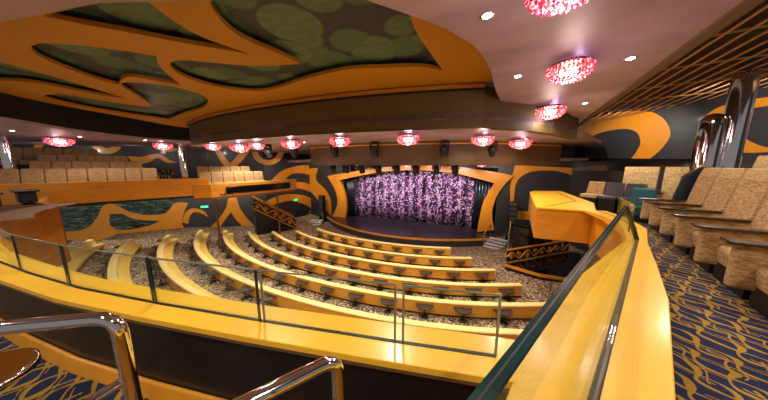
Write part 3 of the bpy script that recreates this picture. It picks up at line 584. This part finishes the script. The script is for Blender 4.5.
# staircase at the left wall
balustrade((-7.7,9.4),(-6.5,11.6),-1.25,-2.98,.72,'gold scroll balustrade of the staircase, nearer the seats')
balustrade((-8.55,9.95),(-7.3,12.2),-1.25,-2.98,.72,'gold scroll balustrade of the staircase, against the left wall')
root=empty('staircase',(-8.1,9.7,-3.0),math.atan2(2.2,1.2)); tag(root,'staircase descending to main floor between scroll balustrades at left','staircase')
for i in range(12):
    mb=MB(); mb.box(i*.2,(i+1)*.2,-.36,.36,0,1.75-i*.145); mb.build('step',M['black'],root)
# bronze posts carrying the left box, green exit signs
for (x,y),lb_ in (((-7.05,6.9),'bronze post under near end of the left box'),((-6.5,10.2),'bronze post under the left box beside the staircase')):
    mb=MB(); mb.lathe([(.09,0),(.09,.05),(.05,.08),(.05,2.6),(.09,2.64)],seg=12); o=mb.build('support_post',M['brass']); o.location=(x,y,-2.86); tag(o,lb_,'post')
def exit_sign(p,rz,label):
    root=empty('exit_sign',p,rz); tag(root,label,'sign')
    mb=MB(); mb.box(-.22,.22,-.04,.04,0,.16); mb.build('housing',M['grey'],root,.01)
    mb=MB(); mb.box(-.2,.2,-.046,-.041,.015,.145); mb.build('lit_face',M['exitgreen'],root)
exit_sign((-11.6,8.7,-1.35),R_(55),'green lit exit sign on left wall under the box')
exit_sign((-9.28,14.4,-1.55),R_(88),'green lit exit sign on the wall left of the stage')
# ------------------------------------------------------------------ balcony seats
def seat_ring(y,z,w,d): return [(-w,y,z),(w,y,z),(w,y+d,z),(-w,y+d,z)]
def side_seat():
    root=empty('theatre_seat',(0,0,0))
    w=.335
    mb=MB(); mb.loft([seat_ring(-.44,.22,w-.02,.5),seat_ring(-.46,.40,w,.54),seat_ring(-.44,.46,w-.01,.5)]); mb.build('seat_cushion',M['tan'],root,.03)
    mb=MB(); mb.loft([seat_ring(.02,.30,w,.24),seat_ring(.05,.60,w+.04,.22),seat_ring(.10,.95,w+.048,.18),seat_ring(.16,1.28,w+.05,.14),seat_ring(.21,1.44,w+.05,.08)]); mb.build('backrest',M['tan'],root,.018)
    mb=MB(); mb.box(-w-.105,-w-.01,-.60,.10,.16,.66); mb.build('arm_panel',M['tan'],root,.03)
    mb=MB(); mb.prism([(-w-.115,-.68),(-w+.07,-.68),(-w+.07,-.2),(-w+.0,.05),(-w-.10,.05),(-w-.115,-.2)],.66,.70); mb.build('armrest',M['armwood'],root,.012)
    mb=MB(); mb.box(-w-.06,w-.02,-.42,.1,0,.215); mb.build('plinth',M['black'],root)
    return root
arm=[(7.62,2.55),(7.83,3.35),(8.08,4.15),(8.31,4.95),(8.52,5.75),(8.73,6.55),(8.93,7.35)]
rd=Vector((.27,.963)).normalized(); rn=Vector((rd.y,-rd.x))
proto=None
posn=['nearest','second nearest','third nearest','fourth nearest','fifth nearest','sixth nearest','farthest']
for i in range(8):
    base=Vector((7.42,1.75))+rd*.83*i
    base=base+rn*.66
    o=side_seat() if proto is None else copy_tree(proto); proto=proto or o
    o.location=(base.x,base.y,0.004); o.rotation_euler=(0,0,math.atan2(rd.y,rd.x)+math.pi)  # seat faces the ledge
    # local -y (front) must face -rn
    f=math.atan2(-rn.y,-rn.x); o.rotation_euler=(0,0,f+math.pi/2)
    tag(o,('tan high-backed seat on the right aisle, '+['nearest the camera','second nearest the camera','third nearest the camera','fourth nearest the camera','fifth nearest the camera','third from the far end','second from the far end','at the far end of its row'][i]),'seat','tan seats along the right aisle')
# seats beyond: on the right, two rows
for j,(x,y,lb_) in enumerate(((10.15,10.2,'tan seat behind the teal armchair, left one of the far pair'),(10.90,9.75,'tan seat left of the chrome column, right one of the far pair'))):
    o=copy_tree(proto); o.location=(x,y,.0); o.rotation_euler=(0,0,R_(-31)); tag(o,lb_,'seat')
o=copy_tree(proto); o.location=(11.92,9.0,.30); o.rotation_euler=(0,0,R_(-70)); tag(o,'tan seat right of the chrome column, behind the long row','seat')
for j,(x,y,lb_) in enumerate(((8.86,9.74,'tan chair behind the right box, left of the two grey chairs'),(9.21,9.42,'grey chair behind the right box, between tan and grey chairs'),(9.56,9.10,'grey chair behind the right box, nearest the teal armchair'))):
    root=empty('box_chair',(x,y,.004),R_(-40)); tag(root,lb_,'chair')
    h=.32
    mat=M['tan'] if j==0 else M['grey']
    mb=MB(); mb.loft([seat_ring(-.3,.1+h,.22,.45),seat_ring(-.3,.22+h,.23,.46)]); mb.build('seat',mat,root,.03)
    mb=MB(); mb.loft([seat_ring(.1,.2+h,.23,.1),seat_ring(.2,.62+h,.22,.08)]); mb.build('backrest',mat,root,.03)
    mb=MB(); mb.box(-.2,.2,-.25,.15,0,.1+h); mb.build('base',M['black'],root)
# teal armchair and navy end partition
root=empty('armchair',(9.38,8.15,0.004),R_(-20)); tag(root,'teal armchair at the far end of the right aisle','chair')
mb=MB(); mb.loft([seat_ring(-.22,.15,.22,.5),seat_ring(-.24,.42,.24,.54)]); mb.build('seat',M['teal'],root,.04)
mb=MB(); mb.loft([seat_ring(.18,.40,.25,.13),seat_ring(.26,.88,.23,.09)]); mb.build('backrest',M['teal'],root,.04)
mb=MB(); mb.box(-.2,.2,-.2,.2,0,.15); mb.build('base',M['black'],root)
root=empty('end_partition',(9.78,7.78,0.004),math.atan2(rn.y,rn.x)); tag(root,'dark navy slanted partition at the far end of the tan seat row','partition')
mb=MB(); mb.prism([(-.14,0),(.28,0),(.40,1.40),(.24,1.45),(.0,1.18),(-.1,.6)],-.04,.04,basis((0,0,0),(1,0,0),(0,0,1),(0,-1,0))); mb.build('panel',M['navy'],root,.02)
mb=MB(); mb.tube([(.0,0,1.19),(.24,0,1.47),(.40,0,1.42)],.03,8); mb.build('edge_bead',M['brass'],root)
# left balcony tiers and seats
def rw(t,j): 
    q=Vector((-10.3,2.0))+wd*t-wn*(.85*j); return q
def tier(name,t0,t1,j,z,zb=.05):
    a,b,c,d=rw(t0,j-.62),rw(t1,j-.62),rw(t1,j+.42),rw(t0,j+.42)
    mb=MB(); mb.prism([tuple(a),tuple(b),tuple(c),tuple(d)],zb,z); struct(mb.build(name,M['carpet']))
def wing_seat():
    root=empty('theatre_seat',(0,0,0)); w=.245
    mb=MB(); mb.loft([seat_ring(-.42,.25,w,.48),seat_ring(-.42,.45,w,.5)]); mb.build('seat_cushion',M['tan'],root,.03)
    mb=MB(); mb.loft([seat_ring(.04,.3,w,.12),seat_ring(.1,.7,w+.004,.12),seat_ring(.17,.95,w,.10),seat_ring(.2,1.0,w-.03,.06)]); mb.build('backrest',M['tan'],root,.025)
    mb=MB(); mb.box(-w,w,-.35,.1,0,.25); mb.build('plinth',M['black'],root)
    return root
proto2=None; rowname=['front row','second row','third row','back row']
for blk,t0,t1,js,zf in (('left block',-.9,4.25,range(4),.36),('right block',5.3,8.5,range(2),.12)):
    for j in js:
        tier('floor_tier',t0-.1,t1+.1,j,zf+.3*j)
        tmax=t1-(.75*j if blk=='left block' else .6*j)
        n=int((tmax-t0)/.52)
        for i in range(n):
            q=rw(t0+.26+.52*i,j)
            if min((q-Vector(c)).length for c in ((-11.62,2.2),(-8.79,6.53)))<.62: continue
            o=wing_seat() if proto2 is None else copy_tree(proto2); proto2=proto2 or o
            o.location=(q.x,q.y,zf+.3*j+.003); o.rotation_euler=(0,0,math.atan2(wn.y,wn.x)+math.pi/2)
            tag(o,f'tan left-balcony seat, {rowname[j] if blk=="left block" else ["front row","rear row"][j]} of the {blk}, {nth(n-i)} from stage end','seat','tan seats on the left balcony')
# chrome columns
def column(x,y,z0,z1,r,label,lean=0,sleeve=True):
    root=empty('chrome_column',(x,y,z0)); tag(root,label,'column')
    mb=MB(); mb.lathe([(r,0),(r,z1-z0)],seg=28); mb.build('shaft',M['chrome'],root)
    mb=MB(); mb.lathe([(r*1.6,0),(r*1.6,.06),(r*1.1,.12)],seg=28); mb.build('base_ring',M['chrome'],root)
    if sleeve:
        mb=MB(); c=(-r*1.7,.05,0); H=2.72-z0
        mb.lathe([(r*1.1,0),(r*1.1,H-.3),(r*.95,H-.12),(r*.6,H-.03),(.01,H)],c,24); mb.build('sleeve',M['chrome'],root)
column(10.75,8.3,0,3.85,.19,'tall chrome column behind the right aisle seats')
column(-11.62,2.2,.05,2.55,.15,'chrome column standing among the left balcony seats, at frame left',0,False)
column(-8.79,6.53,.05,2.55,.15,'chrome column on the left balcony nearest the stage box',0,False)
# ------------------------------------------------------------------ chandeliers and downlights
LIGHTS=[]
def light(kind,p,energy,col=(1,.86,.72),size=.25,spot=None,dirn=None,name='lamp'):
    l=bpy.data.lights.new(name,kind); l.energy=energy; l.color=col
    if kind in('POINT','SPOT'): l.shadow_soft_size=size
    if kind=='AREA': l.shape='DISK'; l.size=size
    if spot: l.spot_size=R_(spot); l.spot_blend=.6
    o=bpy.data.objects.new(name,l); COL.objects.link(o); o.location=p
    if dirn: o.rotation_euler=Vector(dirn).to_track_quat('-Z','Y').to_euler()
    return o
def chandelier(r=.4):
    root=empty('chandelier',(0,0,0))
    mb=MB(); mb.lathe([(r*.98,-.10),(r*1.0,-.085),(r*.98,-.07),(r*.84,-.07),(r*.84,-.10)],seg=32); mb.build('rim_ring',M['brass'],root)
    mb=MB(); mb.lathe([(r*.22,0),(r*.22,-.012),(r*.1,-.02)],seg=20); mb.build('canopy',M['brass'],root)
    mb=MB(); mb.lathe([(.018,-.018),(.018,-.14)],seg=10); mb.build('stem',M['chrome'],root)
    mb=MB(); mb.lathe([(.02,-.14),(r*.42,-.15),(r*.40,-.23),(.03,-.27)],seg=20); mb.build('lamp_core',M['core'],root)
    mb=MB(); mb.smooth=True; rng=random.Random(3)
    for ring_,(rr,zz,nb) in enumerate(((1.0,-.12,34),(1.03,-.165,36),(.98,-.21,34),(.88,-.25,30),(.74,-.285,25),(.57,-.31,19),(.38,-.325,13),(.18,-.335,6))):
        for q in range(nb):
            a=2*math.pi*(q+.5*(ring_%2))/nb; br=r*.085*rng.uniform(.75,1.15)
            cx,cy,cz=r*rr*math.cos(a),r*rr*math.sin(a),zz+rng.uniform(-.012,.012)
            vs=[(cx+br*sx_,cy+br*sy_,cz+br*sz_) for sx_,sy_,sz_ in ((1,0,0),(0,1,0),(-1,0,0),(0,-1,0),(0,0,1),(0,0,-1))]
            mb.add(vs,[(0,1,4),(1,2,4),(2,3,4),(3,0,4),(1,0,5),(2,1,5),(3,2,5),(0,3,5)])
    mb.build('bead_shade',M['bead'],root)
    return root
ch0=None
chs=[(5.93,2.12,2.85,.57,'large red bead chandelier nearest the camera, at the top edge'),(6.43,3.9,2.85,.60,'red bead chandelier second along the right pink ceiling'),(6.76,6.42,2.85,.70,'red bead chandelier third along the right pink ceiling'),
 (6.6,9.6,2.46,.85,'pink bead chandelier before the stage header, rightmost'),(5.38,7.94,2.46,.8,'pink bead chandelier before the stage header, second from right'),(3.3,6.73,2.46,.8,'pink bead chandelier before the stage header, third from right'),(1.09,6.35,2.46,.8,'pink bead chandelier before the stage header, fourth from right'),(-1.17,6.46,2.46,.8,'pink bead chandelier left of the stage header, leftmost of the front ceiling'),
 (-9.0,2.95,2.55,.8,'pink bead chandelier over the left balcony seats, nearest the frame edge'),(-8.2,5.6,2.55,.8,'pink bead chandelier over the gap between left balcony seat blocks'),(-5.46,6.18,2.46,.7,'pink bead chandelier over the right block of left balcony seats'),(-4.38,6.66,2.46,.9,'pink bead chandelier in the left cluster beside the fascia end'),(-3.22,6.61,2.46,.7,'bright pink bead chandelier in the left cluster by the brown fascia'),
 (-9.0,.6,2.55,.8,'pink bead chandelier cut off by the left frame edge'),
 (-2.3,13.4,1.72,.7,'small pink bead chandelier over the stage front, leftmost'),(-.7,13.0,1.72,.7,'small pink bead chandelier over the stage front, second from left'),(1.2,12.9,1.72,.7,'small pink bead chandelier over the stage front, third from left'),(2.9,13.1,1.72,.7,'small pink bead chandelier over the stage front, fourth from left'),(5.3,13.6,1.72,.7,'small pink bead chandelier over the stage front, rightmost')]
for x,y,z,s,lb_ in chs:
    o=chandelier() if ch0 is None else copy_tree(ch0); ch0=ch0 or o
    o.location=(x,y,z); o.scale=(s,s,s*1.25); tag(o,lb_,'chandelier')
    light('POINT',(x,y,z-.5*s),(18 if z>2.7 else 17) if x>-5.5 else 7,(1,.80,.74),.12,name='chandelier_lamp')
    light('POINT',(x+.06,y-.09,z-.085),3.0,(.95,.60,1),.05,name='chandelier_uplight')
def downlight():
    root=empty('downlight',(0,0,0))
    mb=MB(); mb.lathe([(.04,-.001),(.06,-.001),(.06,-.006),(.04,-.008)],seg=16); mb.build('bezel',M['chrome'],root)
    mb=MB(); mb.lathe([(.002,-.004),(.042,-.004),(.042,-.009),(.002,-.012)],seg=16); mb.build('lens',M['down'],root)
    return root
dl0=None
dls=[(5.43,2.47,2.85,'downlight in the pink ceiling nearest the orange dome edge'),(5.87,4.22,2.85,'downlight in the pink ceiling left of the second chandelier'),(7.11,4.13,2.85,'downlight in the pink ceiling right of the second chandelier'),(7.42,6.58,2.85,'downlight in the pink ceiling right of the third chandelier'),(6.15,6.35,2.85,'downlight in the pink ceiling left of the third chandelier'),
(5.1,9.0,2.46,'downlight before the header between its two rightmost chandeliers'),(6.8,10.0,2.46,'downlight at the right end of the header ceiling'),(-1.6,7.6,2.46,'downlight at the left end of the header ceiling'),(3.1,7.7,2.46,'downlight in the middle of the header ceiling'),
(-7.9,1.9,2.55,'downlight over the left balcony, left of the chandelier at frame left'),(-8.4,3.3,2.55,'downlight over the left balcony beside the chandelier'),(-7.9,4.9,2.55,'downlight over the left balcony before the gap in the seats')]
for x,y,z,lb_ in dls:
    o=downlight() if dl0 is None else copy_tree(dl0); dl0=dl0 or o
    o.location=(x,y,z); tag(o,lb_,'downlight'); light('SPOT',(x,y,z-.03),60 if x>-5 else 25,(1,.90,.78),.04,140,(0,0,-1),'downlight_lamp')
# ------------------------------------------------------------------ black stage spotlights
def spotlight():
    root=empty('spotlight',(0,0,0))
    mb=MB(); mb.box(-.12,.12,-.1,.1,-.10,0); mb.build('mount',M['metalblack'],root,.01)
    mb=MB()
    for s in (-1,1): mb.box(s*.17-.02,s*.17+.02,-.05,.05,-.42,-.08)
    mb.box(-.19,.19,-.05,.05,-.12,-.09); mb.build('yoke',M['metalblack'],root)
    mb=MB(); T=Matrix.Translation((0,0,-.36))@Matrix.Rotation(R_(25),4,'X')
    n=len(mb.v); mb.lathe([(.08,.16),(.13,.12),(.14,-.1),(.15,-.24)],seg=16); mb.v=[tuple(T@Vector(v)) for v in mb.v]; b=mb.build('lamp_body',M['black'],root)
    mb=MB(); mb.lathe([(.001,-.242),(.135,-.242),(.13,-.246),(.001,-.247)],seg=16); mb.v=[tuple(T@Vector(v)) for v in mb.v]; mb.build('lens',M['greengl'],b)
    return root
sp0=None
sps=[(-.75,8.55,2.30,'black stage spotlight on the header, leftmost of four'),(1.25,8.55,2.30,'black stage spotlight on the header, second from left'),(4.0,9.2,2.30,'black stage spotlight on the header, second from right'),(5.7,10.15,2.30,'black stage spotlight on the header, rightmost of four')]
for i,a in enumerate((-9,-4.5,0,4.5,9,13.5,18,22)):
    p=rowpt(12.3,a); sps.append((p[0],p[1],1.72,f'small black spotlight under the header, {nth(i+1)} from the left'))
sps+= [(-3.81,7.60,2.46,'black spotlight in the left cluster beside the fascia end'),(-2.70,8.09,2.46,'black spotlight left of the header, by the brown fascia')]
for x,y,z,lb_ in sps:
    o=spotlight() if sp0 is None else copy_tree(sp0); sp0=sp0 or o
    o.location=(x,y,z+(.16 if z<2.4 and z>2 else 0)); tag(o,lb_,'spotlight')
# ------------------------------------------------------------------ foreground chrome handrails
def cam_pt(X,Y,z):
    c,s=math.cos(R_(24)),math.sin(R_(24)); return (5.5+X*c-Y*s, X*s+Y*c, z)
def bend(pts,r=.05,n=6):
    P=[Vector(p) for p in pts]; out=[P[0]]
    for a,b,c in zip(P,P[1:],P[2:]):
        u=(a-b).normalized(); v=(c-b).normalized(); p0=b+u*r; p2=b+v*r
        for i in range(n+1):
            t=i/n; out.append(p0*(1-t)**2+b*2*t*(1-t)+p2*t*t)
    out.append(P[-1]); return out
def handrail(pts,low,r,label):
    base=Vector(pts[-1]); root=empty('handrail',base); tag(root,label,'handrail')
    L=lambda l:[Vector(p)-base for p in l]
    mb=MB(); mb.tube(bend(L(pts),.06),r,20); mb.build('rail_tube',M['chrome'],root)
    mb=MB(); mb.tube(L(low),r*.8,16); mb.build('lower_rail',M['chrome'],root)
    mb=MB(); mb.lathe([(r*2.2,0),(r*2.2,.012),(r*1.2,.03)],seg=20); mb.build('floor_flange',M['chrome'],root)
handrail([(3.78,-.16,1.0),(4.41,.26,1.0),(4.41,.26,.002)],[(4.40,-.02,.75),(4.40,.245,.76)],.021,'chrome handrail at lower left, bending down before the dark parapet')
handrail([(4.78,.06,.86),(5.085,.545,.86),(5.085,.545,.002)],[(4.86,.19,.35),(5.07,.52,.35)],.021,'chrome handrail at bottom centre, running toward the camera')
# round dark table at the lower left
root=empty('round_table',(3.45,.035,.002)); tag(root,'round dark wood table with metal rim at lower left frame edge','table')
mb=MB(); mb.lathe([(.0,.52),(.17,.52),(.17,.545),(.0,.55)],seg=32); mb.build('tabletop',M['tabledark'],root)
mb=MB(); mb.lathe([(.17,.513),(.182,.52),(.182,.55),(.17,.554)],seg=32); mb.build('rim',M['chrome'],root)
mb=MB(); mb.lathe([(.17,0),(.17,.015),(.03,.03),(.03,.52)],seg=20); mb.build('pedestal',M['metalblack'],root)
# black lamps standing on the left corner ledge
for (x,y,s,lb_) in ((-6.12,1.62,1.2,'black lamp housing standing on the left corner ledge'),(-5.75,1.05,1.2,'black lamp housing on the left corner ledge, at frame edge')):
    root=empty('lamp_housing',(x,y,.402)); root.scale=(s,s,s); tag(root,lb_,'lamp')
    mb=MB(); mb.box(-.15,.15,-.12,.12,.06,.30); mb.build('housing',M['black'],root,.02)
    mb=MB(); mb.box(-.2,.2,-.16,.16,.30,.34); mb.build('hood',M['metalblack'],root,.01)
    mb=MB(); mb.box(-.08,.08,-.08,.08,0,.06); mb.build('foot',M['metalblack'],root)

# ------------------------------------------------------------------ unseen fill and stage lights
# unseen spots without fixtures, added to brighten the main floor
HL=(1,.90,.76)
for x,y in ((-3.4,1.9),(-.6,1.6),(2.6,2.2),(-4.6,3.4),(-1.6,3.0),(1.4,3.0),(4.2,3.4)):
    light('SPOT',(x,y,3.1),190,HL,.1,115,(0,0,-1),'house_fill')
for a in (-38,-30,-22,-14,-6,2,10,18,26):
    p=rowpt(15.0,a); light('SPOT',(p[0],p[1],2.4),250,HL,.1,125,(0,0,-1),'house_fill')  # more added spots, reaching the dark ends of the banquette rows
for x in (-4,-2,0,2,4):
    light('SPOT',(x,13.2,1.5),430,(1,.84,.95),.08,70,(0,3.9,-2.4),'unseen_stage_spot')
for x,dx in ((-7.5,-1),(7.5,1)):
    light('SPOT',(x*.8,13.2,1.5),260,(1,.86,.68),.08,100,(dx*1.5,3,-1.6),'unseen_stage_spot')  # side spots added to brighten the dim murals beside the stage
for x,y in ((4.6,-.6),(2.6,-.9),(0,-.8),(6.4,-.4),(8.4,1.2)):
    light('SPOT',(x,y,2.7),80,HL,.08,140,(0,0,-1),'balcony_fill')  # unseen spots added to brighten the near balcony and its ledges
for x,y,z in ((9.0,4.4,3.4),(9.6,7.0,3.4),(9.0,10.5,2.4)):
    light('SPOT',(x,y,z),150,HL,.08,150,(0,0,-1),'balcony_fill')  # added fill over the right balcony seats, no fixture
for x,y,z,d in ((10.2,9.0,3.3,(1.5,1,-1)),(9.3,12.2,3.3,(1.5,1,-1)),(11.2,6.5,3.3,(1.6,.8,-1))):
    light('SPOT',(x,y,z),170,HL,.08,120,d,'wall_fill')  # unseen spots added to brighten the right wall murals
for x,y,z in ((-11.5,5.5,2.4),(-9.5,8.5,2.4),(-13.5,3.2,2.4)):
    light('SPOT',(x,y,z),42,HL,.08,130,(-1.2,.9,-.9),'wall_fill')  # unseen spots added to lift the upper left wall
for x,y,z in ((-8.6,3.6,2.4),(-6.6,9.5,2.2)):
    light('SPOT',(x,y,z),14,HL,.08,150,(0,0,-1),'balcony_fill')  # weak added fill over the left balcony
for x,y,z in ((-10.4,3.6,-.25),(-9.6,5.8,-.25),(-8.2,8.6,-.3),(-6.8,12.4,1.6)):
    light('SPOT',(x,y,z),120,HL,.08,150,(-1,.7,-.9),'wall_fill')  # added spots brightening the lower left wall and its murals
w=bpy.data.worlds.new('World'); SC.world=w; w.use_nodes=True
w.node_tree.nodes['Background'].inputs[0].default_value=(1,.92,.86,1); w.node_tree.nodes['Background'].inputs[1].default_value=.2
# ------------------------------------------------------------------ camera
cam=bpy.data.cameras.new('Camera'); co=bpy.data.objects.new('Camera',cam); COL.objects.link(co); SC.camera=co
cam.sensor_fit='HORIZONTAL'; cam.sensor_width=36; cam.lens=36*225/768; cam.clip_start=.02; cam.clip_end=200
pitch=math.atan(35/225)
co.location=(5.5,0,1.5); co.rotation_euler=(math.pi/2-pitch,0,R_(24))
vs=SC.view_settings; vs.view_transform='Standard'; vs.look='None'; vs.gamma=1; vs.use_curve_mapping=False; vs.exposure=.2
